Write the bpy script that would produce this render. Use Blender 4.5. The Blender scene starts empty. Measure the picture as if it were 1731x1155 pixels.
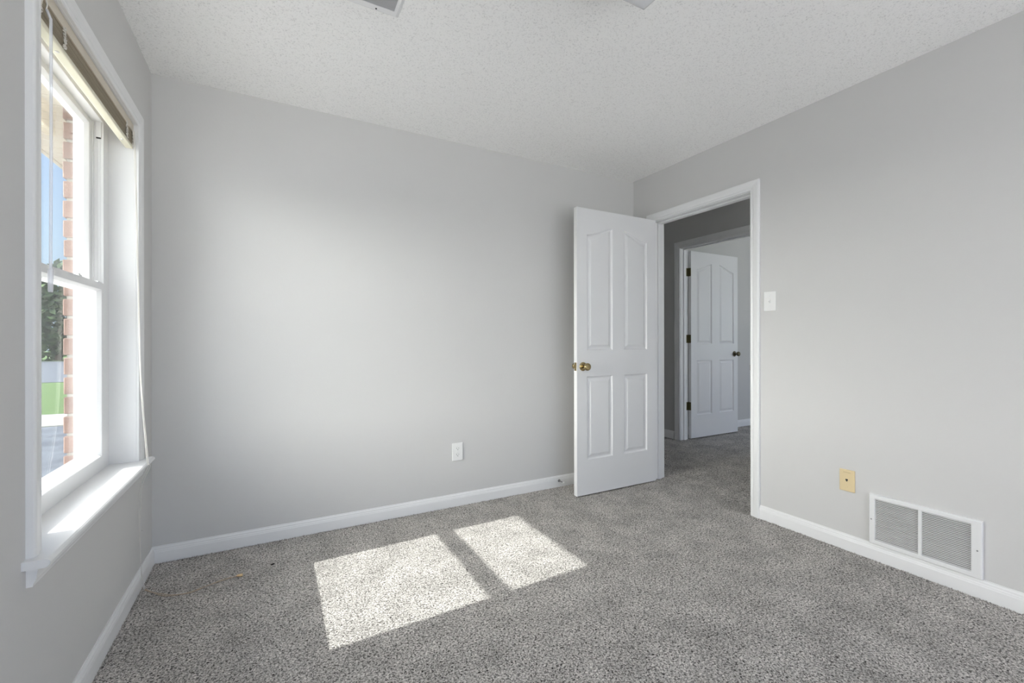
import bpy, bmesh, math, random
from mathutils import Vector, Matrix, noise
random.seed(7)
C = bpy.context.scene.collection
sc = bpy.context.scene
PI = math.pi

# ------------------------------------------------------------------ camera
W_PX, H_PX, F_PX = 1731.0, 1155.0, 748.35
CAM_Z, YAW, ROLL = 1.107, 0.4960, -0.00135
cd = bpy.data.cameras.new('camera')
cam = bpy.data.objects.new('camera', cd); C.objects.link(cam)
cd.sensor_fit = 'HORIZONTAL'; cd.sensor_width = 36.0
cd.lens = F_PX / W_PX * 36.0
cd.shift_y = -(577.5 - 576.41) / W_PX
cd.clip_start = 0.02; cd.clip_end = 300
cam.matrix_world = (Matrix.Translation((0, 0, CAM_Z)) @ Matrix.Rotation(-YAW, 4, 'Z')
                    @ Matrix.Rotation(PI/2, 4, 'X') @ Matrix.Rotation(ROLL, 4, 'Z'))
sc.camera = cam
sc.view_settings.view_transform = 'Standard'
sc.view_settings.look = 'None'
sc.view_settings.gamma = 1.0
sc.view_settings.use_curve_mapping = False
sc.view_settings.exposure = 0.42
sc.cycles.max_bounces = 14
sc.cycles.diffuse_bounces = 10
sc.cycles.transparent_max_bounces = 16
sc.cycles.sample_clamp_indirect = 6.0
sc.cycles.use_denoising = True

# ------------------------------------------------------------------ sky and sun
SUN = Vector((1.0, 0.03, -0.869)).normalized()       # direction the light travels
SKY_GLOW, SKY_BASE, SKY_FILL = 22.0, 0.72, 0.45
def build_world():
    w = bpy.data.worlds.new('sky'); sc.world = w; w.use_nodes = True
    nt = w.node_tree; nt.nodes.clear(); N = nt.nodes.new; L = nt.links.new
    tc = N('ShaderNodeTexCoord')
    nrm = N('ShaderNodeVectorMath'); nrm.operation = 'NORMALIZE'; L(tc.outputs['Generated'], nrm.inputs[0])
    sep = N('ShaderNodeSeparateXYZ'); L(nrm.outputs[0], sep.inputs[0])
    ramp = N('ShaderNodeValToRGB'); L(sep.outputs['Z'], ramp.inputs['Fac'])
    e = ramp.color_ramp.elements
    e[0].position = 0.0; e[0].color = (0.62, 0.76, 0.92, 1)
    e[1].position = 1.0; e[1].color = (0.16, 0.36, 0.86, 1)
    m = e.new(0.16); m.color = (0.42, 0.68, 1.0, 1)
    m = e.new(0.38); m.color = (0.20, 0.46, 1.0, 1)
    dot = N('ShaderNodeVectorMath'); dot.operation = 'DOT_PRODUCT'
    L(nrm.outputs[0], dot.inputs[0]); dot.inputs[1].default_value = Vector((-.98, -.05, .12)).normalized()[:]
    mx = N('ShaderNodeMath'); mx.operation = 'MAXIMUM'; L(dot.outputs['Value'], mx.inputs[0]); mx.inputs[1].default_value = 0
    pw = N('ShaderNodeMath'); pw.operation = 'POWER'; L(mx.outputs[0], pw.inputs[0]); pw.inputs[1].default_value = 4.0
    gl = N('ShaderNodeMath'); gl.operation = 'MULTIPLY'; L(pw.outputs[0], gl.inputs[0]); gl.inputs[1].default_value = SKY_GLOW
    b1 = N('ShaderNodeBackground'); L(ramp.outputs['Color'], b1.inputs['Color']); b1.inputs['Strength'].default_value = SKY_BASE
    b2 = N('ShaderNodeBackground'); b2.inputs['Color'].default_value = (1.0, 0.965, 0.92, 1); L(gl.outputs[0], b2.inputs['Strength'])
    # fill glow added to the unseen south-east sky, behind the camera
    ny = N('ShaderNodeMapRange'); ny.interpolation_type = 'SMOOTHSTEP'
    dse = N('ShaderNodeVectorMath'); dse.operation = 'DOT_PRODUCT'; L(nrm.outputs[0], dse.inputs[0]); dse.inputs[1].default_value = (-.5, .866, 0)
    L(dse.outputs['Value'], ny.inputs['Value'])
    ny.inputs['From Min'].default_value = 0.0; ny.inputs['From Max'].default_value = -0.6; ny.inputs['To Min'].default_value = 0.0; ny.inputs['To Max'].default_value = SKY_FILL
    b3 = N('ShaderNodeBackground'); b3.inputs['Color'].default_value = (1, 0.965, 0.925, 1); L(ny.outputs[0], b3.inputs['Strength'])
    ad0 = N('ShaderNodeAddShader'); L(b3.outputs[0], ad0.inputs[0]); L(b2.outputs[0], ad0.inputs[1]); b2 = ad0
    ad = N('ShaderNodeAddShader'); L(b1.outputs[0], ad.inputs[0]); L(b2.outputs[0], ad.inputs[1])
    out = N('ShaderNodeOutputWorld'); L(ad.outputs[0], out.inputs['Surface'])
    w.cycles.sampling_method = 'AUTOMATIC'
build_world()
sl = bpy.data.lights.new('sun', 'SUN'); sl.energy = 5.5; sl.angle = math.radians(0.6); sl.color = (1.0, 0.98, 0.96)
so = bpy.data.objects.new('sun', sl); C.objects.link(so)
so.rotation_euler = SUN.to_track_quat('-Z', 'Y').to_euler(); so.location = (-6, 2, 6)

# ------------------------------------------------------------------ room measures (metres)
XL, XR, YB, YR = -0.5287, 2.6712, 2.7894, -0.70
H = 2.44
XH = 3.875          # hall's far wall
T = 0.115           # stud wall thickness

# ------------------------------------------------------------------ materials
def mat(name, col, rough=0.5, metal=0.0, bump=None, coat=0.0, spec=0.5, speck=None):
    m = bpy.data.materials.new(name); m.use_nodes = True
    nt = m.node_tree; b = nt.nodes['Principled BSDF']
    b.inputs['Base Color'].default_value = (*col, 1)
    b.inputs['Roughness'].default_value = rough
    b.inputs['Metallic'].default_value = metal
    b.inputs['Specular IOR Level'].default_value = spec
    b.inputs['Coat Weight'].default_value = coat
    tc = nt.nodes.new('ShaderNodeTexCoord')
    if bump:                                         # (scale, strength, distance)
        n = nt.nodes.new('ShaderNodeTexNoise'); n.inputs['Scale'].default_value = bump[0]; n.inputs['Detail'].default_value = 4
        nt.links.new(tc.outputs['Object'], n.inputs['Vector'])
        bp = nt.nodes.new('ShaderNodeBump'); bp.inputs['Strength'].default_value = bump[1]; bp.inputs['Distance'].default_value = bump[2]
        nt.links.new(n.outputs['Fac'], bp.inputs['Height']); nt.links.new(bp.outputs['Normal'], b.inputs['Normal'])
    if speck:                                        # (scale, low colour, high colour, lo, hi)
        n = nt.nodes.new('ShaderNodeTexNoise'); n.inputs['Scale'].default_value = speck[0]; n.inputs['Detail'].default_value = 5
        nt.links.new(tc.outputs['Object'], n.inputs['Vector'])
        r = nt.nodes.new('ShaderNodeValToRGB'); nt.links.new(n.outputs['Fac'], r.inputs['Fac'])
        r.color_ramp.elements[0].position = speck[3]; r.color_ramp.elements[0].color = (*speck[1], 1)
        r.color_ramp.elements[1].position = speck[4]; r.color_ramp.elements[1].color = (*speck[2], 1)
        nt.links.new(r.outputs['Color'], b.inputs['Base Color'])
    return m
M = {}
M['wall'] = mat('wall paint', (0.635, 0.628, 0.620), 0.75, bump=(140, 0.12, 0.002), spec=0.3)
M['hall'] = mat('wall paint in hall shade', (0.58, 0.575, 0.565), 0.75, bump=(140, 0.12, 0.002), spec=0.3)  # darker copy of the wall paint, hall shade put into the colour
M['trim'] = mat('white semigloss trim', (0.82, 0.82, 0.82), 0.35, bump=(35, 0.03, 0.002))
M['door'] = mat('white door paint', (0.78, 0.78, 0.785), 0.38, bump=(60, 0.04, 0.002))
M['vinyl'] = mat('white window vinyl', (0.84, 0.84, 0.84), 0.35)
M['gasket'] = mat('grey gasket', (0.25, 0.25, 0.26), 0.6)
M['plastic'] = mat('white plastic', (0.84, 0.84, 0.83), 0.32)
M['almond'] = mat('almond plastic', (0.74, 0.60, 0.36), 0.35)
M['dark'] = mat('dark socket', (0.03, 0.03, 0.03), 0.7)
M['brass'] = mat('aged brass', (0.42, 0.33, 0.17), 0.25, metal=1.0, bump=(90, 0.05, 0.001))
M['hinge'] = mat('antique brass hinge', (0.17, 0.15, 0.08), 0.4, metal=1.0, bump=(300, 0.3, 0.001))
M['darkbrass'] = mat('dark brass', (0.14, 0.12, 0.08), 0.3, metal=1.0)
M['steel'] = mat('dull steel', (0.30, 0.30, 0.30), 0.35, metal=1.0)
M['enamel'] = mat('white enamelled steel', (0.80, 0.80, 0.80), 0.35)
M['duct'] = mat('duct shade', (0.16, 0.16, 0.16), 0.8)  # dark sheets behind the louvers stand in for shade inside the ducts
M['slat'] = mat('cream vinyl slat', (0.50, 0.44, 0.33), 0.5)
M['rail'] = mat('cream blind rail', (0.80, 0.76, 0.60), 0.45)
M['cord'] = mat('off white cord', (0.80, 0.77, 0.72), 0.8)
M['tan_cord'] = mat('tan cord', (0.50, 0.40, 0.30), 0.8)
M['tassel'] = mat('wooden tassel', (0.72, 0.52, 0.28), 0.5)
M['mortar'] = mat('mortar', (0.26, 0.245, 0.22), 0.95, bump=(200, 0.5, 0.004))
M['brick'] = mat('red brick', (0.42, 0.22, 0.16), 0.9, bump=(120, 0.5, 0.004),
                 speck=(9, (0.13, 0.075, 0.058), (0.21, 0.135, 0.11), 0.35, 0.65))
M['asphalt'] = mat('asphalt', (0.10, 0.11, 0.13), 0.9, bump=(60, 0.4, 0.01), speck=(3, (0.07, 0.08, 0.10), (0.14, 0.155, 0.18), 0.35, 0.65))
M['concrete'] = mat('concrete', (0.74, 0.73, 0.72), 0.9, bump=(40, 0.2, 0.005))  # very pale, for the slab added to bounce daylight
M['sidewalk'] = mat('weathered concrete', (0.34, 0.33, 0.31), 0.9, bump=(40, 0.2, 0.005))
M['grass'] = mat('lawn', (0.10, 0.22, 0.04), 0.95, bump=(90, 0.8, 0.03), speck=(14, (0.07, 0.13, 0.03), (0.13, 0.22, 0.06), 0.3, 0.7))
M['leaf'] = mat('tree leaves', (0.05, 0.09, 0.035), 0.8, speck=(2.5, (0.02, 0.045, 0.02), (0.13, 0.20, 0.07), 0.35, 0.7))
M['shrubleaf'] = mat('shrub leaves', (0.2, 0.28, 0.06), 0.8, speck=(12, (0.12, 0.18, 0.05), (0.34, 0.40, 0.12), 0.35, 0.7))
M['bark'] = mat('bark', (0.16, 0.12, 0.09), 0.95, bump=(30, 0.6, 0.02))
M['mulch'] = mat('brown mulch', (0.16, 0.09, 0.06), 0.95, bump=(60, 0.9, 0.02))
M['lint'] = mat('dark lint', (0.03, 0.025, 0.02), 0.9)

def ceiling_mat():
    m = bpy.data.materials.new('stippled ceiling'); m.use_nodes = True
    nt = m.node_tree; b = nt.nodes['Principled BSDF']; N = nt.nodes.new; L = nt.links.new
    b.inputs['Roughness'].default_value = 0.9; b.inputs['Specular IOR Level'].default_value = 0.15
    tc = N('ShaderNodeTexCoord')
    n = N('ShaderNodeTexNoise'); n.inputs['Scale'].default_value = 135; n.inputs['Detail'].default_value = 4.5; n.inputs['Roughness'].default_value = 0.7
    L(tc.outputs['Object'], n.inputs['Vector'])
    r = N('ShaderNodeValToRGB'); L(n.outputs['Fac'], r.inputs['Fac'])
    r.color_ramp.elements[0].position = 0.34; r.color_ramp.elements[0].color = (0.72, 0.715, 0.705, 1)
    r.color_ramp.elements[1].position = 0.46; r.color_ramp.elements[1].color = (0.94, 0.935, 0.92, 1)
    L(r.outputs['Color'], b.inputs['Base Color'])
    bp = N('ShaderNodeBump'); bp.inputs['Strength'].default_value = 0.55; bp.inputs['Distance'].default_value = 0.004
    L(n.outputs['Fac'], bp.inputs['Height']); L(bp.outputs['Normal'], b.inputs['Normal'])
    return m
M['ceiling'] = ceiling_mat()

def carpet_mat():
    m = bpy.data.materials.new('frieze carpet'); m.use_nodes = True
    nt = m.node_tree; b = nt.nodes['Principled BSDF']; N = nt.nodes.new; L = nt.links.new
    b.inputs['Roughness'].default_value = 0.95; b.inputs['Specular IOR Level'].default_value = 0.08
    tc = N('ShaderNodeTexCoord')
    n = N('ShaderNodeTexNoise'); n.inputs['Scale'].default_value = 158; n.inputs['Detail'].default_value = 3.0; n.inputs['Roughness'].default_value = 0.6; n.inputs['Distortion'].default_value = 0.9
    L(tc.outputs['Object'], n.inputs['Vector'])
    r = N('ShaderNodeValToRGB'); L(n.outputs['Fac'], r.inputs['Fac'])
    e = r.color_ramp.elements
    e[0].position = 0.36; e[0].color = (0.040, 0.035, 0.031, 1)
    e[1].position = 0.66; e[1].color = (0.82, 0.785, 0.74, 1)
    k = e.new(0.435); k.color = (0.25, 0.234, 0.218, 1)
    k = e.new(0.53); k.color = (0.53, 0.505, 0.475, 1)
    # broad trodden patches of the pile, and a slow drift between taupe and grey yarn
    n2 = N('ShaderNodeTexNoise'); n2.inputs['Scale'].default_value = 6.0; n2.inputs['Detail'].default_value = 5
    L(tc.outputs['Object'], n2.inputs['Vector'])
    mr = N('ShaderNodeMapRange'); mr.inputs['From Min'].default_value = 0.3; mr.inputs['From Max'].default_value = 0.7
    mr.inputs['To Min'].default_value = 0.80; mr.inputs['To Max'].default_value = 1.14; L(n2.outputs['Fac'], mr.inputs['Value'])
    mx = N('ShaderNodeVectorMath'); mx.operation = 'SCALE'; L(r.outputs['Color'], mx.inputs[0]); L(mr.outputs['Result'], mx.inputs['Scale'])
    L(mx.outputs['Vector'], b.inputs['Base Color'])
    bp = N('ShaderNodeBump'); bp.inputs['Strength'].default_value = 0.8; bp.inputs['Distance'].default_value = 0.005
    L(n.outputs['Fac'], bp.inputs['Height']); L(bp.outputs['Normal'], b.inputs['Normal'])
    return m
M['carpet'] = carpet_mat()

def soffit_mat():
    m = mat('cream vinyl soffit', (0.50, 0.465, 0.385), 0.5)
    return m
M['soffit'] = soffit_mat()

def glass_mat(name, tint=(1, 1, 1), refl=1.0):
    m = bpy.data.materials.new(name); m.use_nodes = True
    nt = m.node_tree; nt.nodes.clear(); N = nt.nodes.new; L = nt.links.new
    tr = N('ShaderNodeBsdfTransparent'); tr.inputs['Color'].default_value = (*tint, 1)
    gl = N('ShaderNodeBsdfGlossy'); gl.inputs['Roughness'].default_value = 0.01; gl.inputs['Color'].default_value = (refl, refl, refl, 1)
    fr = N('ShaderNodeFresnel'); ge = N('ShaderNodeNewGeometry')
    io = N('ShaderNodeMapRange'); io.inputs['To Min'].default_value = 1.45; io.inputs['To Max'].default_value = 1/1.45
    L(ge.outputs['Backfacing'], io.inputs['Value']); L(io.outputs['Result'], fr.inputs['IOR'])
    mx = N('ShaderNodeMixShader'); L(fr.outputs[0], mx.inputs[0]); L(tr.outputs[0], mx.inputs[1]); L(gl.outputs[0], mx.inputs[2])
    out = N('ShaderNodeOutputMaterial'); L(mx.outputs[0], out.inputs['Surface'])
    return m
M['glass'] = glass_mat('window glass', (0.95, 0.97, 0.96))
M['clear'] = glass_mat('clear acrylic', (0.96, 0.97, 1.0))
_nt = M['clear'].node_tree; _d = _nt.nodes.new('ShaderNodeBsdfDiffuse'); _d.inputs['Color'].default_value = (.9, .9, .93, 1)
_o = [q for q in _nt.nodes if q.type == 'OUTPUT_MATERIAL'][0]; _src = _o.inputs['Surface'].links[0].from_socket
_m = _nt.nodes.new('ShaderNodeMixShader'); _m.inputs[0].default_value = .45
_nt.links.new(_src, _m.inputs[1]); _nt.links.new(_d.outputs[0], _m.inputs[2]); _nt.links.new(_m.outputs[0], _o.inputs['Surface'])
def frosted():
    m = bpy.data.materials.new('frosted lamp glass'); m.use_nodes = True
    b = m.node_tree.nodes['Principled BSDF']
    b.inputs['Base Color'].default_value = (0.80, 0.81, 0.83, 1); b.inputs['Roughness'].default_value = 0.25
    b.inputs['Subsurface Weight'].default_value = 0.0
    return m
M['frosted'] = frosted()

# ------------------------------------------------------------------ helpers
def newbm(): return bmesh.new()
def box(bm, x0, x1, y0, y1, z0, z1, bev=0.0, seg=2):
    vs = [bm.verts.new((x, y, z)) for x in (x0, x1) for y in (y0, y1) for z in (z0, z1)]
    f = [(0,1,3,2), (4,6,7,5), (0,4,5,1), (2,3,7,6), (0,2,6,4), (1,5,7,3)]
    fs = [bm.faces.new([vs[i] for i in q]) for q in f]
    if bev > 0:
        es = list({e for fc in fs for e in fc.edges})
        bmesh.ops.bevel(bm, geom=es, offset=bev, segments=seg, affect='EDGES', profile=0.5)
def obj(name, bm, m, parent=None, smooth=False):
    bmesh.ops.recalc_face_normals(bm, faces=bm.faces)
    me = bpy.data.meshes.new(name); bm.to_mesh(me); bm.free()
    ms = m if isinstance(m, (list, tuple)) else [m]
    for k in ms: me.materials.append(k)
    if smooth:
        for p in me.polygons: p.use_smooth = True
    o = bpy.data.objects.new(name, me); C.objects.link(o)
    if parent:
        o.parent = parent
        b = parent
        loc = Vector((0, 0, 0))
        while b: loc = loc + b.location; b = b.parent
        o.location = -loc
    return o
def tag(o, label, cat, group=None, kind=None):
    o['label'] = label; o['category'] = cat
    if group: o['group'] = group
    if kind: o['kind'] = kind
    return o
def thing(name, label, cat, loc, group=None, kind=None):
    o = bpy.data.objects.new(name, None); C.objects.link(o); o.location = loc; o.empty_display_size = 0.1
    return tag(o, label, cat, group, kind)
def prism(bm, poly, axis, a0, a1):
    """extrude a closed 2D polygon along an axis; poly in the other two axes (in x,y,z order)"""
    def P(p, a):
        if axis == 0: return (a, p[0], p[1])
        if axis == 1: return (p[0], a, p[1])
        return (p[0], p[1], a)
    A = [bm.verts.new(P(p, a0)) for p in poly]; B = [bm.verts.new(P(p, a1)) for p in poly]
    n = len(poly)
    for i in range(n): bm.faces.new((A[i], A[(i+1) % n], B[(i+1) % n], B[i]))
    bm.faces.new(A); bm.faces.new(B[::-1])
def tube(bm, pts, r, n=8, caps=True):
    pts = [Vector(p) for p in pts]; rings = []; up = Vector((0.13, 0.21, 1)).normalized()
    for i, p in enumerate(pts):
        d = (pts[min(i+1, len(pts)-1)] - pts[max(i-1, 0)]).normalized()
        a = d.cross(up)
        if a.length < 1e-4: a = d.cross(Vector((1, 0, 0)))
        a.normalize(); b = d.cross(a).normalized()
        rr = r[i] if isinstance(r, (list, tuple)) else r
        rings.append([bm.verts.new(p + a*rr*math.cos(2*PI*k/n) + b*rr*math.sin(2*PI*k/n)) for k in range(n)])
    for A, B in zip(rings, rings[1:]):
        for k in range(n): bm.faces.new((A[k], A[(k+1) % n], B[(k+1) % n], B[k]))
    if caps: bm.faces.new(rings[0]); bm.faces.new(rings[-1][::-1])
def lathe(bm, prof, origin, direction, n=32):
    """prof: list of (distance along direction, radius)"""
    d = Vector(direction).normalized(); a = d.orthogonal().normalized(); b = d.cross(a)
    o = Vector(origin); rings = []
    for t, r in prof:
        r = max(r, 0.0002)
        rings.append([bm.verts.new(o + d*t + a*r*math.cos(2*PI*k/n) + b*r*math.sin(2*PI*k/n)) for k in range(n)])
    for A, B in zip(rings, rings[1:]):
        for k in range(n): bm.faces.new((A[k], A[(k+1) % n], B[(k+1) % n], B[k]))
    bm.faces.new(rings[0][::-1]); bm.faces.new(rings[-1])
def sweep(bm, path, prof, to3, side=1):
    """sweep a profile (w outward, t proud) along an open 2D path with mitred corners"""
    P = [Vector(p) for p in path]; n = len(P)
    nor = []
    for i in range(n-1):
        d = (P[i+1]-P[i]).normalized(); nor.append(Vector((d.y, -d.x))*side)
    offs = []
    for i in range(n):
        if i == 0: o = nor[0]
        elif i == n-1: o = nor[-1]
        else:
            s = nor[i-1]+nor[i]; o = s/ (s.dot(nor[i]))
        offs.append(o)
    rings = [[bm.verts.new(to3((P[i]+offs[i]*w).x, (P[i]+offs[i]*w).y, t)) for (w, t) in prof] for i in range(n)]
    m = len(prof)
    for A, B in zip(rings, rings[1:]):
        for k in range(m): bm.faces.new((A[k], A[(k+1) % m], B[(k+1) % m], B[k]))
    bm.faces.new(rings[0]); bm.faces.new(rings[-1][::-1])
def wall_with_hole(bm, axis, a0, a1, u0, u1, z0, z1, hu0, hu1, hz0, hz1):
    """wall slab normal to axis (0=x,1=y); opening hu0..hu1 x hz0..hz1"""
    def bx(ua, ub, za, zb):
        if ub-ua < 1e-5 or zb-za < 1e-5: return
        if axis == 0: box(bm, a0, a1, ua, ub, za, zb)
        else: box(bm, ua, ub, a0, a1, za, zb)
    bx(u0, hu0, z0, z1); bx(hu1, u1, z0, z1); bx(hu0, hu1, z0, hz0); bx(hu0, hu1, hz1, z1)

CASING = [(0, 0), (0, .009), (.003, .011), (.010, .012), (.016, .0105), (.021, .013), (.030, .0155), (.046, .0175), (.053, .018), (.057, .0165), (.060, .014), (.060, 0)]
BASE = [(0, -.01), (.013, -.01), (.013, .055), (.0115, .060), (.0115, .063), (.009, .068), (.0085, .074), (.0045, .080), (.004, .084), (0, .084)]

# ------------------------------------------------------------------ room shell
WY0, WY1, WZ0, WZ1 = 1.566, 2.505, 0.577, 2.060      # window opening in the left wall
DY0, DY1, DZ = 1.748, 2.568, 2.058                   # doorway in the right wall (finished opening)
XS = -0.620                                          # inner face of the vinyl window frame

bm = newbm()
for x0, x1, z0, z1 in ((XL-.3, 2.75, 0, 0), (2.75, 3.30, 0, .03), (3.30, 7.2, .03, .03)):
    v = [bm.verts.new(p) for p in ((x0, -1.6, z0), (x1, -1.6, z1), (x1, 5.2, z1), (x0, 5.2, z0))]
    w = [bm.verts.new((p.co.x, p.co.y, -.12)) for p in v]
    bm.faces.new(v)
    bm.faces.new(w[::-1])
    for i in range(4): bm.faces.new((v[i], v[(i+1) % 4], w[(i+1) % 4], w[i]))
tag(obj('floor', bm, M['carpet']), 'grey speckled frieze carpet covering the floor', 'carpet', kind='structure')
bm = newbm(); box(bm, XL-.25, 7.2, -1.6, 5.2, H, H+.12)
tag(obj('ceiling', bm, M['ceiling']), 'white stippled ceiling', 'ceiling', kind='structure')
bm = newbm(); wall_with_hole(bm, 0, XS, XL, -2.6, YB+T, 0, H, WY0, WY1, WZ0-.02, WZ1)  # unseen stretch behind the camera added to block western sky glow
tag(obj('wall_left', bm, M['wall']), 'light grey wall holding the window', 'wall', kind='structure')
bm = newbm(); box(bm, XL, XR, YB, YB+T, 0, H)
tag(obj('wall_back', bm, M['wall']), 'long light grey wall with the outlet', 'wall', kind='structure')
bm = newbm(); wall_with_hole(bm, 0, XR, XR+T, -1.6, 4.7, 0, H, DY0-.018, DY1+.018, 0, DZ+.018)
tag(obj('wall_right', bm, M['wall']), 'light grey wall with the doorway to the hall', 'wall', kind='structure')
# hall and the room across it
HY0, HY1, HZ = 2.535, 3.335, 2.098
bm = newbm(); wall_with_hole(bm, 0, XH, XH+T, -1.6, 5.2, 0, H, HY0-.018, HY1+.018, 0, HZ+.018)
tag(obj('wall_hall', bm, M['hall']), 'grey hall wall, shade put into its paint, seen through the doorway', 'wall', kind='structure')
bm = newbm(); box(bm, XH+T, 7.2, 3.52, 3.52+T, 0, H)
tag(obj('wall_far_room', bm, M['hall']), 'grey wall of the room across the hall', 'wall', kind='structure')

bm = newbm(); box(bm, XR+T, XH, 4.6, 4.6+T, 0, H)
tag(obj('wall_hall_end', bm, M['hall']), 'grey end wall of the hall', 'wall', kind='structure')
bm = newbm(); wall_with_hole(bm, 0, 7.2-T, 7.2, -1.6, 3.52, 0, H, .2, 2.6, .7, 2.1)  # unseen wall, its gap added to let some daylight into the far room
tag(obj('wall_far_room_side', bm, M['hall']), 'unseen grey side wall, gap added to light the room across the hall', 'wall', kind='structure')
# baseboards
def base_run(name, p0, p1, e0, e1, nx, ny, label, z=0.0):
    """straight baseboard from p0 to p1 (2D), proud along (nx,ny); e0/e1: mitre shift at the ends"""
    bm = newbm(); d = (Vector(p1)-Vector(p0)).normalized(); rings = []
    for p, e in ((p0, e0), (p1, e1)):
        rings.append([bm.verts.new((p[0]+nx*t+d.x*e*t, p[1]+ny*t+d.y*e*t, zz+z)) for t, zz in BASE])
    A, B = rings; m = len(BASE)
    for k in range(m): bm.faces.new((A[k], A[(k+1) % m], B[(k+1) % m], B[k]))
    bm.faces.new(A); bm.faces.new(B[::-1])
    return tag(obj(name, bm, M['trim']), label, 'baseboard', kind='structure')
base_run('baseboard_back', (XL, YB), (XR, YB), 1, -1, 0, -1, 'white moulded baseboard along the long wall')
base_run('baseboard_left', (XL, -1.6), (XL, YB), 0, -1, 1, 0, 'white moulded baseboard under the window')
base_run('baseboard_right', (XR, -1.6), (XR, DY0-.060), 0, 0, -1, 0, 'white moulded baseboard below the wall grille')
base_run('baseboard_corner', (XR, DY1+.060), (XR, YB), 0, -1, -1, 0, 'short white baseboard in the corner behind the door')
base_run('baseboard_hall', (XH, HY1+.085), (XH, 5.2), 0, 0, -1, 0, 'white baseboard on the dark hall wall', z=.03)
base_run('baseboard_far_room', (XH+T, 3.52), (7.2, 3.52), 0, 0, 0, -1, 'white baseboard in the room across the hall', z=.03)

def pile_fringe():
    """loose yarn ends that stand up against the baseboards"""
    rnd = random.Random(11); bm = newbm()
    runs = [((XL+.013, YB-.013), (XR-.013, YB-.013), (0, -1), 0), ((XL+.013, .75), (XL+.013, YB-.013), (1, 0), 0), ((XR-.013, 0.0), (XR-.013, DY0-.06), (-1, 0), 0)]
    for p0, p1, nn, z in runs:
        ln = math.dist(p0, p1); k = int(ln/.0021)
        for i in range(k):
            u = rnd.random(); off = rnd.uniform(-.0005, .011)
            x = p0[0]+(p1[0]-p0[0])*u+nn[0]*off; y = p0[1]+(p1[1]-p0[1])*u+nn[1]*off
            h = rnd.uniform(.003, .009); w = rnd.uniform(.0010, .0019); a = rnd.uniform(0, 2*PI)
            tip = bm.verts.new((x+rnd.uniform(-.003, .003)+nn[0]*.001, y+rnd.uniform(-.003, .003)+nn[1]*.001, h))
            bs = [bm.verts.new((x+w*math.cos(a+q), y+w*math.sin(a+q), -.001)) for q in (0, 2.1, 4.2)]
            for q in range(3): bm.faces.new((bs[q], bs[(q+1) % 3], tip))
    o = obj('carpet_fringe', bm, M['carpet'])
    return tag(o, 'carpet yarn ends standing up along the baseboards', 'carpet', kind='stuff')
pile_fringe()

# ------------------------------------------------------------------ doors
def door_trim(name, x_in, x_out, y0, y1, ztop, label, zb=0.0, room_casing=True, stop_x=None, wscale=1.0):
    """casing on the x_in face plus jambs and stop; one structure with parts"""
    t = thing(name, label, 'door trim', (x_in, (y0+y1)/2, zb), kind='structure')
    bm = newbm()
    prof = [(w*wscale+.0, tt) for w, tt in CASING]
    sweep(bm, [(y0-.005, zb), (y0-.005, ztop+.005), (y1+.005, ztop+.005), (y1+.005, zb)], prof, lambda a, z, tt: (x_in-tt, a, z), side=-1)
    obj('casing', bm, M['trim'], t)
    bm = newbm()
    box(bm, x_in, x_out, y0-.018, y0, zb, ztop, .0015)
    box(bm, x_in, x_out, y1, y1+.018, zb, ztop, .0015)
    box(bm, x_in, x_out, y0-.018, y1+.018, ztop, ztop+.018, .0015)
    obj('jamb', bm, M['trim'], t)
    bm = newbm(); s0, s1 = stop_x
    box(bm, s0, s1, y0, y0+.011, zb, ztop, .002)
    box(bm, s0, s1, y1-.011, y1, zb, ztop, .002)
    box(bm, s0, s1, y0, y1, ztop-.011, ztop, .002)
    obj('door_stop_strip', bm, M['trim'], t)
    return t
tr1 = door_trim('trim_1', XR, XR+T, DY0+.005, DY1-.005, DZ-.008, 'white casing and jambs of the near doorway', 0, stop_x=(XR+.040, XR+.075))
bm = newbm()
box(bm, XR+.006, XR+.036, DY0+.005, DY0+.0065, .905, .965, .0004); box(bm, XR-.004, XR+.008, DY0+.003, DY0+.0065, .918, .952, .001)
sp = obj('strike_plate', bm, M['darkbrass'], tr1); sp['label'] = 'dark brass strike plate'
tr2 = door_trim('trim_2', XH, XH+T, HY0, HY1, HZ, 'white casing and jambs across the hall', .03, stop_x=(XH+.040, XH+.075), wscale=1.15)

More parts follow.
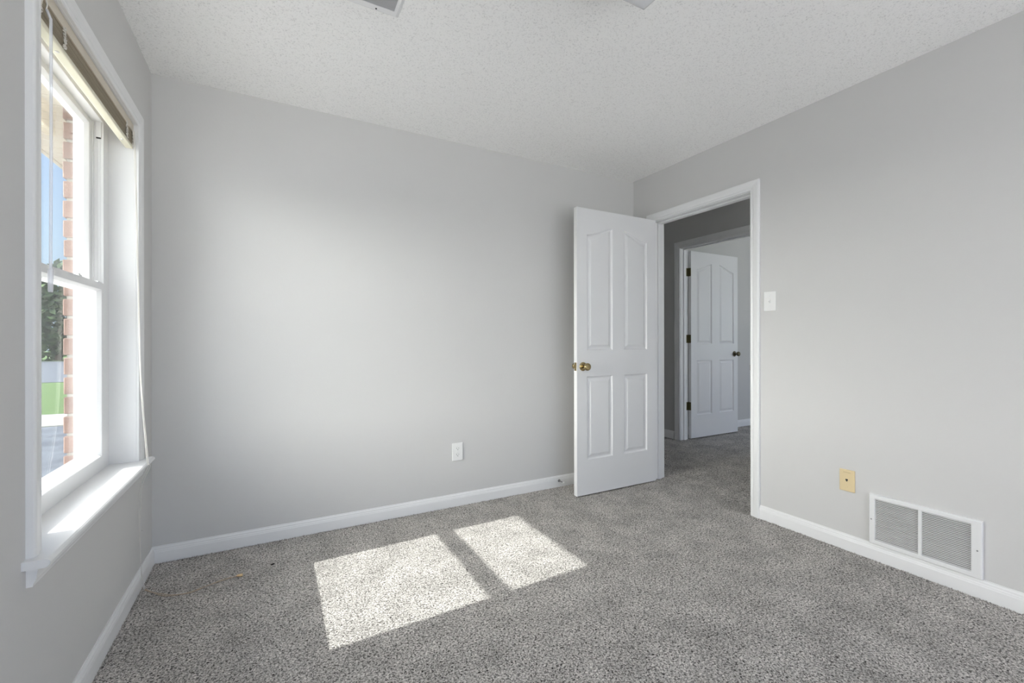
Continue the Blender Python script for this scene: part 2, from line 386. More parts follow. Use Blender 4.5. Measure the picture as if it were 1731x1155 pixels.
def panel_loop(x0, x1, z0, z1a, z1b, arch, o, n=14):
    """closed loop (x,z); top runs from height z1a at x0 to z1b at x1; arch='l','r' or None picks the S-curve"""
    pts = [(x0+o, z0+o), (x1-o, z0+o)]
    for i in range(n+1):
        u = 1 - i/n; x = x0+o + (x1-x0-2*o)*u
        if arch is None: z = z1a
        else:
            w = u if arch == 'l' else 1-u                 # w=1 at the tall (inner) side
            s = w*w*(3-2*w); s = 0.35*s + 0.65*w
            s = max(0, min(1, s)); s = s**1.15
            lo, hi = (z1a, z1b) if arch == 'l' else (z1b, z1a)
            z = lo + (hi-lo)*s
        pts.append((x, z-o))
    return pts
def panel_door(parent, ox, yf, oz, w, h, thick, panels, m, name='slab'):
    """slab whose camera side is the plane y=yf, from x=ox; panels in local coords"""
    bm = newbm(); rings = [(0, 0), (.003, .004), (.008, .010), (.014, .0115), (.019, .0105), (.036, .0025), (.038, .002)]
    for sgn, yy in ((1, yf), (-1, yf+thick)):
        def V(x, z, d=0): return bm.verts.new((ox+x, yy+sgn*d, oz+z))
        outer = [V(0, 0), V(w, 0), V(w, h), V(0, h)]
        edges = [bm.edges.new((outer[i], outer[(i+1) % 4])) for i in range(4)]
        for pn in panels:
            prev = None
            for k, (o, d) in enumerate(rings):
                cur = [V(x, z, d) for x, z in panel_loop(*pn, o)]
                n = len(cur)
                if prev is None: edges += [bm.edges.new((cur[i], cur[(i+1) % n])) for i in range(n)]
                else:
                    for i in range(n): bm.faces.new((prev[i], prev[(i+1) % n], cur[(i+1) % n], cur[i]))
                prev = cur
            bm.faces.new(prev)
        bmesh.ops.triangle_fill(bm, use_beauty=True, use_dissolve=False, edges=edges)
        if sgn == 1: o1 = outer
        else: o2 = outer
    for i in range(4): bm.faces.new((o1[i], o1[(i+1) % 4], o2[(i+1) % 4], o2[i]))
    return obj(name, bm, m, parent)
PANELS = [(.088, .325, 1.031, 1.856, 1.923, 'l'), (.438, .672, 1.031, 1.923, 1.856, 'r'),
          (.088, .325, .249, .843, .843, None), (.438, .672, .249, .843, .843, None)]
def knob_set(parent, x, y, z, dirn, m, label, two=True):
    for d in ((dirn, -dirn) if two else (dirn,)):
        yy = y if d == dirn else y - 0.035*dirn
        bm = newbm()
        lathe(bm, [(0, .031), (.003, .0315), (.007, .029), (.010, .023), (.0115, .016)], (x, yy, z), (0, d, 0))
        ro = obj('rosette', bm, m, parent, smooth=True); ro['label'] = label + ' rosette'
        bm = newbm()
        lathe(bm, [(.010, .012), (.026, .0105), (.032, .013), (.038, .021), (.046, .0262), (.054, .0270), (.061, .0245), (.0645, .0185), (.0655, .012), (.0648, .004)], (x, yy, z), (0, d, 0))
        kb = obj('knob', bm, m, parent, smooth=True); kb['label'] = label
# near door, opened square into the room
d1 = thing('door_1', 'white four-panel arched door standing open into the room', 'door', (2.655, 2.54, 0), kind='structure')
DX = 1.884
panel_door(d1, DX, 2.522, .009, .766, 2.043, .035, PANELS, M['door'])
knob_set(d1, DX+.052, 2.522, .924, -1, M['brass'], 'round aged brass knob')
bm = newbm(); box(bm, DX-.0012, DX+.001, 2.522+.005, 2.522+.030, .924-.029, .924+.029, .0005)
lp = obj('latch_plate', bm, M['brass'], d1); lp['label'] = 'brass latch plate'
bm = newbm(); prism(bm, [(DX, 2.522+.011), (DX-.012, 2.522+.022), (DX-.012, 2.522+.0235), (DX, 2.522+.0235)], 2, .924-.012, .924+.012)
obj('latch_bolt', bm, M['brass'], lp)
def hinge(parent, x, y, z, m, leaf_y=None):
    """butt hinge: knuckle barrel at (x,y), one leaf on the jamb, one on the slab edge"""
    bm = newbm()
    tube(bm, [(x, y, z-.045), (x, y, z+.045)], .0055, 12)
    for k in (-.0275, -.009, .009, .0275): tube(bm, [(x, y, z+k-.0008), (x, y, z+k+.0008)], .0061, 12)
    tube(bm, [(x, y, z+.045), (x, y, z+.049)], .0035, 10)
    return obj('hinge', bm, m, parent)
for z in (.21, 1.03, 1.85):
    h = hinge(d1, 2.660, 2.5635, z, M['brass']); h['label'] = 'brass hinge'
# door of the room across the hall
d2 = thing('door_2', 'white four-panel door standing open across the hall', 'door', (3.99, 3.31, .03), kind='structure')
panel_door(d2, 3.994, 3.298, .045, .792, 2.036, .035,
           [(.092, .340, 1.025, 1.845, 1.922, 'l'), (.468, .722, 1.025, 1.922, 1.845, 'r'), (.092, .340, .245, .842, .842, None), (.468, .722, .245, .842, .842, None)], M['door'])
knob_set(d2, 4.725, 3.298, .953, -1, M['darkbrass'], 'round dark brass knob')
for z in (1.853, 1.126, .393):
    bm = newbm()
    box(bm, XH+.078, XH+T+.002, HY1-.0022, HY1+.001, z-.044, z+.044, .0008)
    box(bm, 3.9915, 3.9945, 3.300, 3.331, z-.044, z+.044, .0006)
    for zz in (-.028, 0, .028): lathe(bm, [(0, .004), (.001, .0035)], (XH+.092+.006*(zz == 0), HY1-.0022, z+zz), (0, -1, 0), 10)
    tube(bm, [(3.9925, HY1-.006, z-.045), (3.9925, HY1-.006, z+.045)], .0055, 10)
    hh = obj('hinge', bm, M['hinge'], d2); hh['label'] = 'antique brass hinge'

# ------------------------------------------------------------------ window
w1 = thing('window_1', 'white double-hung vinyl window in the left wall', 'window', (XS, 2.0355, WZ0), kind='structure')
GY0, GY1 = 1.681, 2.392                              # glass edges
FY0, FY1 = 1.631, 2.440                              # inner edges of the vinyl frame
bm = newbm()                                         # vinyl frame with tracks
XO = -0.715
for y0, y1 in ((WY0-.004, FY0), (FY1, WY1+.004)): box(bm, XO, XS, y0, y1, WZ0-.01, WZ1+.004, .002)
box(bm, XO, XS, FY0, FY1, 2.020, WZ1+.004, .002); box(bm, XO, XS, FY0, FY1, WZ0-.01, .627, .002)
for s, y in ((1, FY0), (-1, FY1)):                   # parting beads down the jamb liners
    box(bm, -.654, -.650, min(y, y+s*.007), max(y, y+s*.007), .627, 2.02, .001)
    box(bm, -.700, -.692, min(y, y+s*.014), max(y, y+s*.014), .627, 2.02, .001)
    box(bm, -.640, -.6385, min(y, y+s*.002), max(y, y+s*.002), 1.35, 2.02)
    box(bm, -.631, -.6295, min(y, y+s*.002), max(y, y+s*.002), 1.35, 2.02)
obj('vinyl_frame', bm, M['vinyl'], w1)
for y, s in ((FY1, -1), (FY0, 1)):                   # balance covers in the tracks
    bm = newbm(); box(bm, -.644, -.626, min(y, y+s*.006), max(y, y+s*.006), 1.955, 2.02, .0015)
    bc = obj('balance_cover', bm, M['vinyl'], w1)
    bm = newbm(); box(bm, -.642, -.628, min(y, y+s*.007), max(y, y+s*.007), 1.951, 1.9555)
    obj('slot', bm, M['dark'], bc)
def sash(name, xf, z0, z1, gz0, gz1):
    xb = xf-.034; gx = xf-.019
    bm = newbm(); bev = .006
    # one mitred ring: outer frame, sloped glazing bead on both sides
    def loop(y0, y1, za, zb, x): return [bm.verts.new(p) for p in ((x, y0, za), (x, y1, za), (x, y1, zb), (x, y0, zb))]
    y0, y1 = FY0+.001, FY1-.001
    L = [loop(y0, y1, z0, z1, xb), loop(y0, y1, z0, z1, xf), loop(GY0-.008, GY1+.008, gz0-.008, gz1+.008, xf),
         loop(GY0-.006, GY1+.006, gz0-.006, gz1+.006, xf-.003), loop(GY0, GY1, gz0, gz1, gx+.004), loop(GY0, GY1, gz0, gz1, gx-.004),
         loop(GY0-.006, GY1+.006, gz0-.006, gz1+.006, xb+.002), loop(GY0-.008, GY1+.008, gz0-.008, gz1+.008, xb)]
    for A, B in zip(L, L[1:]+L[:1]):
        for k in range(4): bm.faces.new((A[k], A[(k+1) % 4], B[(k+1) % 4], B[k]))
    s = obj(name, bm, M['vinyl'], w1)
    bm = newbm(); box(bm, gx-.0015, gx+.0015, GY0-.002, GY1+.002, gz0-.002, gz1+.002)
    obj('glass_pane', bm, M['glass'], s)
    bm = newbm(); 
    return s
lo = sash('lower_sash', -.616, .6275, 1.346, .645, 1.3115)
up = sash('upper_sash', -.654, 1.3115, 2.0195, 1.348, 1.990)
for y in (1.86, 2.21):                               # sash locks on the meeting rail
    bm = newbm()
    box(bm, -.648, -.622, y-.028, y+.028, 1.346, 1.3495, .001); box(bm, -.645, -.627, y-.016, y+.020, 1.3495, 1.357, .003)
    lathe(bm, [(0, .009), (.004, .009), (.006, .007)], (-.636, y, 1.356), (0, 0, 1), 16)
    obj('sash_lock', bm, M['vinyl'], lo)
for y in (1.668, 2.402):
    bm = newbm(); box(bm, -.640, -.622, y-.022, y+.022, 1.346, 1.3515, .002); box(bm, -.636, -.626, y-.006, y+.008, 1.3515, 1.355, .001)
    obj('tilt_latch', bm, M['vinyl'], lo)
# jambs, casing, stool, apron
bm = newbm()
box(bm, XS, XL+.0005, WY0-.002, WY0+.0015, WZ0, WZ1); box(bm, XS, XL+.0005, WY1-.0015, WY1+.002, WZ0, WZ1); box(bm, XS, XL+.0005, WY0, WY1, WZ1-.0015, WZ1+.002)
jl = obj('jamb_liner', bm, M['trim'], w1)
bm = newbm()
sweep(bm, [(WY0, WZ0), (WY0, WZ1), (WY1, WZ1), (WY1, WZ0)], [(w*.95, t) for w, t in CASING], lambda a, z, t: (XL+t, a, z), side=-1)
obj('window_casing', bm, M['trim'], w1)
bm = newbm()                                         # stool: deep board with horns and a rounded nose
SN = -.4785
nose = [(XL, .556), (SN-.010, .556), (SN-.004, .5585), (SN, .563), (SN+.001, .568), (SN-.001, .573), (SN-.006, .5765), (SN-.012, .577), (XL, .577)]
prism(bm, nose, 1, WY0-.078, WY1+.078)
box(bm, XS-.01, XL, WY0, WY1, .556, .577)
obj('stool', bm, M['trim'], w1)
bm = newbm()
ap = [(XL, .556), (XL+.027, .556), (XL+.0265, .550), (XL+.022, .546), (XL+.0195, .536), (XL+.018, .522), (XL+.013, .513), (XL+.012, .506), (XL, .506)]
prism(bm, ap, 1, WY0-.055, WY1+.055)
obj('apron', bm, M['trim'], w1)

# ------------------------------------------------------------------ raised mini blind
bl = thing('mini_blind', 'cream mini blind drawn up to the top of the window', 'blind', (-.548, 2.0355, 2.055))
BY0, BY1 = 1.575, 2.494
bm = newbm()
box(bm, -.562, -.534, BY0, BY1, 2.022, 2.056, .0015)
obj('headrail', bm, mat('blind headrail enamel', (0.66, 0.59, 0.48), 0.4), bl)
bm = newbm()
ns = 30
for k in range(ns):                                  # nested slats, a little uneven
    z = 1.9635 + k*(2.0195-1.9635)/ns; dx = random.uniform(-.0012, .0012); dz = random.uniform(-.0003, .0003)
    ta = random.uniform(-.0006, .0006)
    prof = [(-.0125, -.0009), (-.006, .0003), (0, .0007), (.006, .0003), (.0125, -.0009)]
    A = [bm.verts.new((-.548+dx+a, BY0+.006, z+dz+b)) for a, b in prof]; B = [bm.verts.new((-.548+dx+ta+a, BY1-.006, z+dz+b)) for a, b in prof]
    A2 = [bm.verts.new((-.548+dx+a, BY0+.006, z+dz+b-.0007)) for a, b in prof]; B2 = [bm.verts.new((-.548+dx+ta+a, BY1-.006, z+dz+b-.0007)) for a, b in prof]
    for i in range(4):
        bm.faces.new((A[i], A[i+1], B[i+1], B[i])); bm.faces.new((A2[i], B2[i], B2[i+1], A2[i+1]))
    for i in (0, 4): bm.faces.new((A[i], B[i], B2[i], A2[i]))
    bm.faces.new(A[::-1]+A2) if False else None
obj('slat_stack', bm, M['slat'], bl)
bm = newbm(); box(bm, -.5615, -.5345, BY0+.004, BY1-.004, 1.9475, 1.9615, .003)
obj('bottom_rail', bm, M['rail'], bl)
def crinkle(y, n=95, spread=.0085):
    """bunched ladder cord in front of the stack"""
    bm = newbm(); pts = []
    for i in range(n):
        z = 2.024 - .066*i/(n-1)
        pts.append((-.5315+random.uniform(-.002, .003), y+random.uniform(-spread, spread), z+random.uniform(-.003, .003)))
    tube(bm, pts, .0011, 5)
    return bm
for y in (1.60, 1.755, 2.385, 2.475):
    obj('ladder_cord', crinkle(y), M['cord'], bl)
bm = newbm()
for i, y in enumerate((1.62, 1.755, 2.385)):         # caps under the bottom rail
    bm = newbm(); lathe(bm, [(0, .005), (.002, .005), (.003, .003)], (-.548, y, 1.9475), (0, 0, -1), 12)
    obj('rail_button', bm, M['cord'], bl)
# tilt wand
bm = newbm()
tube(bm, [(-.524, 1.615, 1.985), (-.515, 1.612, 1.960), (-.513, 1.606, 1.60), (-.513, 1.602, 1.30)], .0033, 6)
wd = obj('tilt_wand', bm, M['clear'], bl); wd['label'] = 'clear plastic tilt wand'
bm = newbm(); tube(bm, [(-.513, 1.602, 1.300), (-.513, 1.6015, 1.297), (-.513, 1.601, 1.240), (-.513, 1.601, 1.237)], [.004, .0058, .0052, .0045], 6)
obj('wand_grip', bm, M['clear'], wd)
bm = newbm(); tube(bm, [(-.532, 1.614, 2.030), (-.527, 1.614, 2.020), (-.523, 1.615, 1.998), (-.525, 1.615, 1.985)], .0016, 6)
obj('wand_hook', bm, M['cord'], wd)
# lift cord: from the headrail, over the stool, down the wall, onto the carpet
def smooth_path(pts, sub=8):
    P = [Vector(p) for p in pts]; P = [P[0]*2-P[1]] + P + [P[-1]*2-P[-2]]; out = []
    for i in range(1, len(P)-2):
        p0, p1, p2, p3 = P[i-1:i+3]
        for k in range(sub):
            t = k/sub
            out.append(0.5*((2*p1)+(p2-p0)*t+(2*p0-5*p1+4*p2-p3)*t*t+(3*p1-p0-3*p2+p3)*t**3))
    out.append(P[-2]); return out
bm = newbm()
up_pts = [(-.531, 2.474, 2.022), (-.527, 2.470, 1.95), (-.520, 2.468, 1.60), (-.512, 2.462, 1.25), (-.506, 2.462, .95), (-.494, 2.462, .75), (-.4795, 2.445, .585), (-.4758, 2.446, .570)]
tube(bm, smooth_path(up_pts), .0014, 6)
p2 = [(x+.003, y+.004*math.sin(i*1.3)+.003, z) for i, (x, y, z) in enumerate(up_pts)]
tube(bm, smooth_path(p2), .0014, 6)
lc = obj('lift_cord', bm, M['cord'], bl)
bm = newbm()
dn = [(-.4758, 2.446, .570), (-.4775, 2.447, .556), (-.503, 2.452, .480), (-.512, 2.470, .30), (-.511, 2.498, .12), (-.506, 2.50, .055), (-.498, 2.505, .006),
      (-.470, 2.470, .0035), (-.430, 2.420, .0035), (-.386, 2.391, .0035), (-.323, 2.387, .0035), (-.261, 2.412, .0035), (-.195, 2.433, .0035), (-.148, 2.441, .004)]
tube(bm, smooth_path(dn[:7]), .0011, 6)
dn2 = [(x+.002+.006*math.sin(i*.9), y+.008*math.sin(i*1.7), z+.0005) for i, (x, y, z) in enumerate(dn)]
dn2[-1] = dn[-1]; dn2[0] = dn[0]
tube(bm, smooth_path(dn2[:7]), .0011, 6)
obj('cord_drop', bm, mat('wall coloured cord', (0.72, 0.70, 0.67), 0.8), lc)
bm = newbm(); tube(bm, smooth_path(dn[6:]), .0015, 6); tube(bm, smooth_path(dn2[6:]), .0015, 6)
obj('cord_tail', bm, M['tan_cord'], lc)
bm = newbm(); lathe(bm, [(0, .0025), (.003, .0045), (.012, .0058), (.024, .0062), (.026, .004)], (-.150, 2.441, .0065), (1, -.12, 0), 14)
obj('tassel', bm, M['tassel'], lc, smooth=True)

# ------------------------------------------------------------------ things on the walls
def outlet():
    t = thing('wall_outlet', 'white duplex electrical outlet low on the long wall', 'outlet', (1.091, YB, .364))
    bm = newbm(); box(bm, 1.053, 1.129, YB-.006, YB, .3045, .4235, .003)
    obj('cover_plate', bm, M['plastic'], t)
    for zc in (.3845, .3435):
        bm = newbm()
        pts = []
        for k in range(24):
            a = 2*PI*k/24; pts.append((1.091+.0172*math.cos(a), zc+max(-.0135, min(.0135, .0172*math.sin(a)))))
        prism(bm, pts, 1, YB-.0085, YB-.004)
        f = obj('receptacle', bm, M['plastic'], t)
        bm = newbm()
        box(bm, 1.0825, 1.0845, YB-.0088, YB-.008, zc-.0005, zc+.0075); box(bm, 1.0975, 1.0993, YB-.0088, YB-.008, zc, zc+.0065)
        lathe(bm, [(0, .0025), (.0008, .0025)], (1.091, YB-.008, zc-.0065), (0, -1, 0), 12)
        obj('slots', bm, M['dark'], f)
    bm = newbm(); lathe(bm, [(0, .0028), (.001, .002)], (1.091, YB-.006, .364), (0, -1, 0), 12); obj('screw', bm, M['plastic'], t)
outlet()
def switch():
    t = thing('light_switch', 'white toggle light switch beside the doorway', 'light switch', (XR, 1.625, 1.347))
    bm = newbm(); box(bm, XR-.006, XR, 1.5875, 1.6625, 1.288, 1.406, .003); obj('cover_plate', bm, M['plastic'], t)
    bm = newbm(); box(bm, XR-.0085, XR-.005, 1.6195, 1.6305, 1.335, 1.359, .001); obj('toggle_surround', bm, M['plastic'], t)
    bm = newbm(); prism(bm, [(XR-.007, 1.339), (XR-.019, 1.335), (XR-.019, 1.343), (XR-.007, 1.351)], 1, 1.6215, 1.6285); obj('toggle', bm, M['plastic'], t)
    for z in (1.3165, 1.3775):
        bm = newbm(); lathe(bm, [(0, .003), (.001, .0022)], (XR-.006, 1.625, z), (-1, 0, 0), 12); obj('screw', bm, M['enamel'], t)
switch()
def jack():
    t = thing('phone_jack', 'almond phone jack plate on the right wall', 'phone jack', (XR, 1.2135, .3695))
    bm = newbm(); box(bm, XR-.007, XR, 1.178, 1.249, .3105, .4245, .003); obj('cover_plate', bm, M['almond'], t)
    bm = newbm(); box(bm, XR-.0075, XR-.006, 1.2085, 1.2195, .3660, .3750); box(bm, XR-.0075, XR-.006, 1.2112, 1.2168, .3620, .3665); obj('socket', bm, M['dark'], t)
    bm = newbm(); box(bm, XR-.0085, XR-.006, 1.204, 1.2238, .3635, .3790, .001); 
    obj('socket_surround', bm, M['almond'], t)
    bm = newbm(); box(bm, XR-.0091, XR-.0084, 1.2085, 1.2192, .3680, .3760); box(bm, XR-.0091, XR-.0084, 1.2110, 1.2168, .3645, .3685); obj('socket_opening', bm, M['dark'], t)
    bm = newbm()
    for i, (dy, w) in enumerate(((-.016, .004), (-.010, .003), (-.005, .004), (.001, .003), (.006, .005), (.013, .003))):
        box(bm, XR-.0074, XR-.0068, 1.2135-dy-w, 1.2135-dy, .4075, .4120)
    obj('embossed_mark', bm, mat('almond embossing', (0.55, 0.43, 0.24), 0.5), t)
    for z in (.333, .4005):
        bm = newbm(); lathe(bm, [(0, .0026), (.0008, .002)], (XR-.007, 1.2135, z), (-1, 0, 0), 12); obj('screw', bm, M['almond'], t)
jack()
def grille():
    t = thing('return_air_grille', 'white louvered return air grille low on the right wall', 'air vent', (XR, .908, .08))
    x0, xf = XR, XR-.018
    y0, y1, z0, z1 = .705, 1.111, .0845, .333
    iy0, iy1, iz0, iz1 = .7395, 1.0865, .107, .3125
    bm = newbm()
    def loop(a0, a1, b0, b1, x): return [bm.verts.new(p) for p in ((x, a0, b0), (x, a1, b0), (x, a1, b1), (x, a0, b1))]
    L = [loop(y0, y1, z0, z1, x0), loop(y0, y1, z0, z1, xf+.003), loop(y0+.003, y1-.003, z0+.003, z1-.003, xf),
         loop(iy0-.002, iy1+.002, iz0-.002, iz1+.002, xf), loop(iy0, iy1, iz0, iz1, xf+.002), loop(iy0, iy1, iz0, iz1, x0-.001)]
    for A, B in zip(L, L[1:]+L[:1]):
        for k in range(4): bm.faces.new((A[k], A[(k+1) % 4], B[(k+1) % 4], B[k]))
    box(bm, xf, xf+.012, .9055, .9180, iz0-.001, iz1+.001, .001)
    obj('frame', bm, M['enamel'], t)
    bm = newbm(); n = 26; p = (iz1-iz0)/n
    for a0, a1 in ((iy0, .906), (.9175, iy1)):
        for k in range(n):
            z = iz0 + p*(k+.5)
            prism(bm, [(xf+.0030, z-.0010), (xf+.0032, z-.0018), (xf+.0100, z+.0006), (xf+.0098, z+.0014)], 1, a0-.001, a1+.001)
    obj('louvers', bm, M['enamel'], t)
    bm = newbm(); box(bm, x0-.0025, x0-.0008, iy0-.001, iy1+.001, iz0-.001, iz1+.001)
    obj('dark_backing', bm, M['duct'], t)
    for y, z in ((.7195, .2045), (1.1015, .207)):
        bm = newbm(); lathe(bm, [(0, .0034), (.0012, .003), (.002, .0012)], (xf, y, z), (-1, 0, 0), 12); s = obj('screw', bm, M['steel'], t)
grille()
def doorstop():
    t = thing('door_stop', 'small steel door stop screwed into the long baseboard', 'door stop', (1.906, YB-.013, .049))
    bm = newbm(); lathe(bm, [(0, .011), (.002, .011), (.005, .006)], (1.906, YB-.0125, .049), (0, -1, 0), 18); obj('base', bm, M['steel'], t, smooth=True)
    bm = newbm(); tube(bm, [(1.906, YB-.016, .049), (1.906, YB-.068, .049)], .0035, 12); obj('rod', bm, M['steel'], t)
    bm = newbm(); lathe(bm, [(0, .006), (.002, .008), (.010, .008), (.012, .006)], (1.906, YB-.066, .049), (0, -1, 0), 16); r = obj('rubber_tip', bm, M['plastic'], t, smooth=True); r['label'] = 'white rubber tip'
doorstop()
# ceiling register
def register():
    t = thing('ceiling_register', 'white louvered air register in the ceiling', 'air vent', (.28, 1.70, H))
    x0, x1, y0, y1 = .095, .456, 1.618, 1.826
    ix0, ix1, iy0, iy1 = .120, .4315, 1.655, 1.7885
    zf = H-.009
    bm = newbm()
    def loop(a0, a1, b0, b1, z): return [bm.verts.new(p) for p in ((a0, b0, z), (a1, b0, z), (a1, b1, z), (a0, b1, z))]
    L = [loop(x0, x1, y0, y1, H), loop(x0, x1, y0, y1, H-.002), loop(x0+.012, x1-.012, y0+.012, y1-.012, zf), loop(ix0, ix1, iy0, iy1, zf), loop(ix0, ix1, iy0, iy1, H-.0005)]
    for A, B in zip(L, L[1:]+L[:1]):
        for k in range(4): bm.faces.new((A[k], A[(k+1) % 4], B[(k+1) % 4], B[k]))
    obj('frame', bm, M['enamel'], t)
    bm = newbm(); n = 17
    for k in range(n):
        y = iy0 + (iy1-iy0)*(k+.5)/n
        prism(bm, [(y+.0019, zf+.0006), (y+.0014, zf+.0002), (y-.0016, zf+.0036), (y-.0011, zf+.0040)], 0, ix0-.001, ix1+.001)
    obj('louvers', bm, mat('shade-toned louver enamel', (0.48, 0.48, 0.48), 0.4), t)  # white louvers greyed, shade of the gaps put into the colour
    bm = newbm(); box(bm, ix0-.001, ix1+.001, iy0-.001, iy1+.001, H-.001, H-.0002); obj('dark_backing', bm, M['duct'], t)
    for x in (.3646, .170):
        bm = newbm(); lathe(bm, [(0, .0036), (.0015, .003)], (x, 1.8065, zf), (0, 0, -1), 12); obj('screw', bm, M['dark'], t)
register()
# ceiling light: square bent glass dish
def lamp():
    cx, cy, hw = 1.0625, 1.06, .152
    t = thing('ceiling_light', 'square frosted glass ceiling light at the top edge', 'ceiling light', (cx, cy, H))
    bm = newbm(); lathe(bm, [(0, .075), (.012, .075), (.020, .066), (.024, .03)], (cx, cy, H), (0, 0, -1), 32); obj('canopy', bm, M['enamel'], t, smooth=True)
    bm = newbm(); tube(bm, [(cx, cy, H-.02), (cx, cy, 2.316)], .004, 12); obj('stem', bm, M['brass'], t)
    bm = newbm(); n = 24; g = []
    for i in range(n+1):
        row = []
        for j in range(n+1):
            u, v = -1+2*i/n, -1+2*j/n
            r = max(abs(u), abs(v)); e = max(0, (r-.55)/.45)
            row.append(bm.verts.new((cx+u*hw, cy+v*hw, 2.318+.022*e*e)))
        g.append(row)
    for i in range(n):
        for j in range(n): bm.faces.new((g[i][j], g[i+1][j], g[i+1][j+1], g[i][j+1]))
    o = obj('glass_dish', bm, M['frosted'], t, smooth=True)
    md = o.modifiers.new('thick', 'SOLIDIFY'); md.thickness = .004
    bm = newbm(); lathe(bm, [(0, .006), (.004, .010), (.010, .009), (.016, .004)], (cx, cy, 2.317), (0, 0, -1), 20); obj('finial', bm, M['brass'], t, smooth=True)
lamp()
bm = newbm(); lathe(bm, [(0, .0022), (.0004, .0018)], (XL, 2.600, .237), (1, 0, 0), 10)
tag(obj('nail_hole', bm, M['lint']), 'tiny dark nail hole in the wall below the window sill', 'nail hole')
# crumb of dark lint on the carpet
bm = newbm(); bmesh.ops.create_icosphere(bm, subdivisions=2, radius=1)
for v in bm.verts:
    v.co = Vector((v.co.x*.0095, v.co.y*.0045, v.co.z*.004)) * (1+.35*noise.noise(v.co*2.1)); v.co = Matrix.Rotation(.5, 3, 'Z') @ v.co + Vector((0.0, 2.490, .0040))
tag(obj('lint_crumb', bm, M['lint']), 'tiny dark lint crumb on the carpet by the window corner', 'lint')

# ------------------------------------------------------------------ outside
GZ = -.35
BX = -.750                                            # outer brick face
def bricks():
    bm = newbm(); P = .0803; z0 = .805 - P*15
    # backing mortar plane, recessed behind the brick faces
    y_n, y_f = WY0+.050, WY1-.050
    zt, zb = 2.075, .545
    def slab(y0, y1, za, zc): box(bm, BX+.010, XS-.001, y0, y1, za, zc)
    me_m = []
    for (y0, y1, za, zc) in ((-1.6, y_n-.006, GZ, 2.195), (y_f+.006, 5.2, GZ, 2.195), (y_n-.006, y_f+.006, GZ, zb-.08), (y_n-.006, y_f+.006, zt+.006, 2.195)):
        slab(y0, y1, za, zc)
    for f in bm.faces: f.material_index = 1
    k = 0
    z = z0
    while z < 2.19:
        off = .1 if k % 2 else 0
        zz0, zz1 = z+.006, min(z+P-.006, 2.195)
        # beyond the window: the first brick's end shows in the reveal
        y = y_f; first = True
        while y < 4.6:
            ln = (.095 if k % 2 else .197) if first else .197
            jit = random.uniform(-.0012, .0012)
            if zz0 < zt+.2: box(bm, BX+jit, -.717, y+jit, min(y+ln, 4.7), zz0, zz1, .003, 1)
            y += ln+.010; first = False
        y = y_n; first = True
        while y > 0.2:
            ln = (.095 if k % 2 else .197) if first else .197
            jit = random.uniform(-.0012, .0012)
            box(bm, BX+jit, -.717, max(y-ln, .1), y-jit, zz0, zz1, .003, 1)
            y -= ln+.010; first = False
        z += P; k += 1
    # sloping rowlock sill
    y = y_n
    while y < y_f-.02:
        box(bm, BX-.02, -.717, y+.003, y+.062, zb-.085, zb, .003, 1); y += .0675
    o = obj('brick_facade', bm, [M['brick'], M['mortar']])
    return tag(o, 'red brick outer wall seen beside the glass', 'brick wall', kind='structure')
bricks()
# porch eave with grooved soffit and fascia
EX, EZ = -1.168, 2.197
bm = newbm()
y = -3.0
while y < 9.0:
    box(bm, EX+.02, BX+.1, y+.004, y+.096, EZ, EZ+.012, .003, 1)
    y += .1
box(bm, EX+.02, BX+.1, -3, 9, EZ+.008, EZ+.03)
box(bm, EX, EX+.022, -3, 9, EZ-.004, EZ+.17, .003)
tag(obj('trim_3', bm, M['soffit']), 'cream grooved vinyl soffit under the roof eave', 'soffit', kind='structure')
bm = newbm()
v = [bm.verts.new(p) for p in ((EX-.06, -3, EZ+.16), (1.2, -3, EZ+1.0), (1.2, 9, EZ+1.0), (EX-.06, 9, EZ+.16))]
w = [bm.verts.new(p.co+Vector((0, 0, .04))) for p in v]
bm.faces.new(v); bm.faces.new(w[::-1])
for i in range(4): bm.faces.new((v[i], v[(i+1) % 4], w[(i+1) % 4], w[i]))
tag(obj('roof', bm, M['asphalt']), 'dark shingle roof slope above the eave', 'roof', kind='structure')
def plane(name, x0, x1, y0, y1, z, m, label, cat, t=.1):
    bm = newbm(); box(bm, x0, x1, y0, y1, z-t, z)
    return tag(obj(name, bm, m), label, cat, kind='structure')
plane('lawn', -60, 40, -40, 90, GZ, M['grass'], 'green lawn outside the window', 'lawn')
plane('bounce_slab', -14, 12, -14, 3.9, GZ+.02, M['concrete'], 'unseen pale concrete slab added to bounce light indoors', 'bounce_slab', .05)  # unseen slab added to bounce daylight up into the room
plane('street', -60, 40, 21.5, 44, GZ+.015, M['asphalt'], 'grey asphalt street beyond the lawn', 'street', .05)
plane('sidewalk', -40, 30, 10.3, 11.9, GZ+.03, M['sidewalk'], 'pale concrete sidewalk crossing the lawn', 'sidewalk', .08)
plane('driveway', -14, -1.5, 5.2, 10.25, GZ+.02, M['asphalt'], 'dark asphalt driveway beside the house', 'driveway', .05)
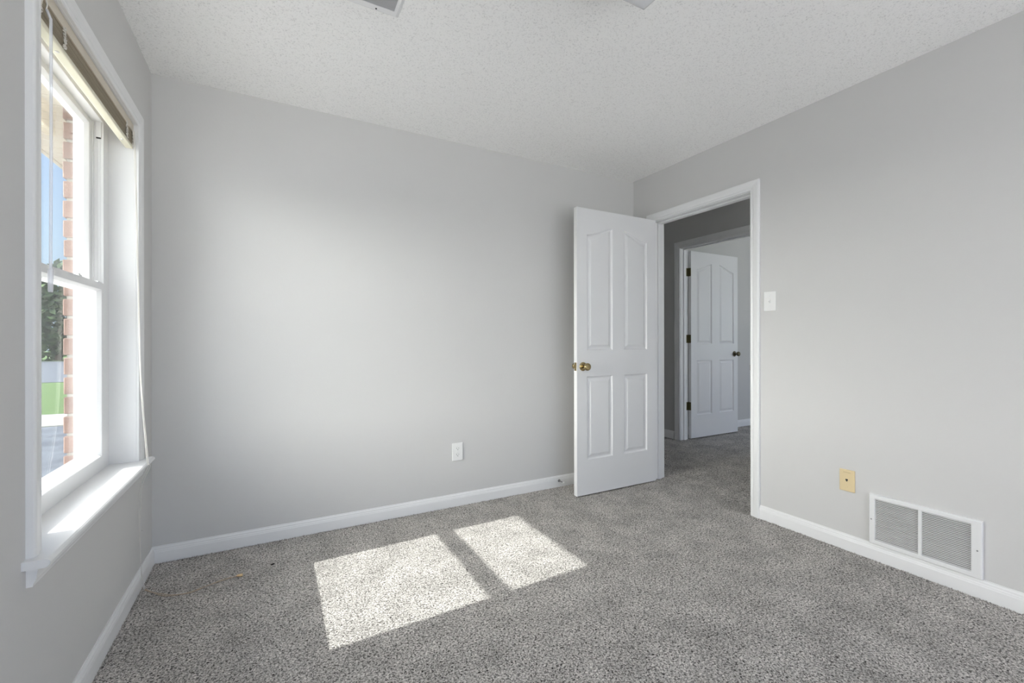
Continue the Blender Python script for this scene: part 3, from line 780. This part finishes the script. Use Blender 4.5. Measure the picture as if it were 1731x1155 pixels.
plane('planting_bed', -4, -1.0, 4.0, 5.1, GZ+.03, M['mulch'], 'brown mulch bed by the driveway', 'planting bed', .06)
def foliage(name, c, rx, rz, m, seed, label, cat, group=None, trunk=True, leaves=900, ls=.28):
    t = thing(name, label, cat, (c[0], c[1], GZ), group)
    rnd = random.Random(seed); bm = newbm()
    for k in range(leaves):
        a = rnd.uniform(0, 2*PI); u = rnd.uniform(-1, 1); r = (rnd.uniform(.35, 1))**.5
        s = math.sqrt(1-u*u); d = Vector((s*math.cos(a), s*math.sin(a), u))
        lump = 1+.35*noise.noise(d*2.3+Vector((seed, 0, 0)))
        p = Vector((c[0]+d.x*rx*r*lump, c[1]+d.y*rx*r*lump, c[2]+d.z*rz*r*lump))
        e1 = Vector((rnd.gauss(0, 1), rnd.gauss(0, 1), rnd.gauss(0, 1))).normalized(); e2 = e1.orthogonal().normalized()
        L_ = ls*rnd.uniform(.6, 1.3)
        vs = [bm.verts.new(p+e1*L_), bm.verts.new(p+e2*L_*.5), bm.verts.new(p-e1*L_), bm.verts.new(p-e2*L_*.5)]
        bm.faces.new(vs)
    obj('foliage', bm, m, t)
    if trunk:
        bm = newbm(); tube(bm, [(c[0], c[1], GZ-.02), (c[0]+.1, c[1], c[2]-rz*.4), (c[0], c[1], c[2]+rz*.3)], [.22, .17, .08], 10); obj('trunk', bm, M['bark'], t)
trees = [(-14.6, 47, 3.4, 2.7, 3.6, 'dark leafy tree beyond the street, seen through the lower pane'),
         (-8.4, 46, 3.2, 2.6, 3.4, 'dark leafy tree beyond the street, hidden behind the brick edge'),
         (-21.0, 46, 3.0, 2.6, 3.2, 'dark leafy tree beyond the street, hidden behind the near window casing')]
for i, (x, y, z, rx, rz, lb) in enumerate(trees):
    foliage('tree', (x, y, z), rx, rz, M['leaf'], i+3, lb, 'tree', 'trees across the street', leaves=2600, ls=.34)
foliage('shrub', (-1.95, 4.75, GZ+.16), .36, .16, M['shrubleaf'], 31, 'low yellow-green shrub in the mulch bed', 'shrub', trunk=False, leaves=420, ls=.045)
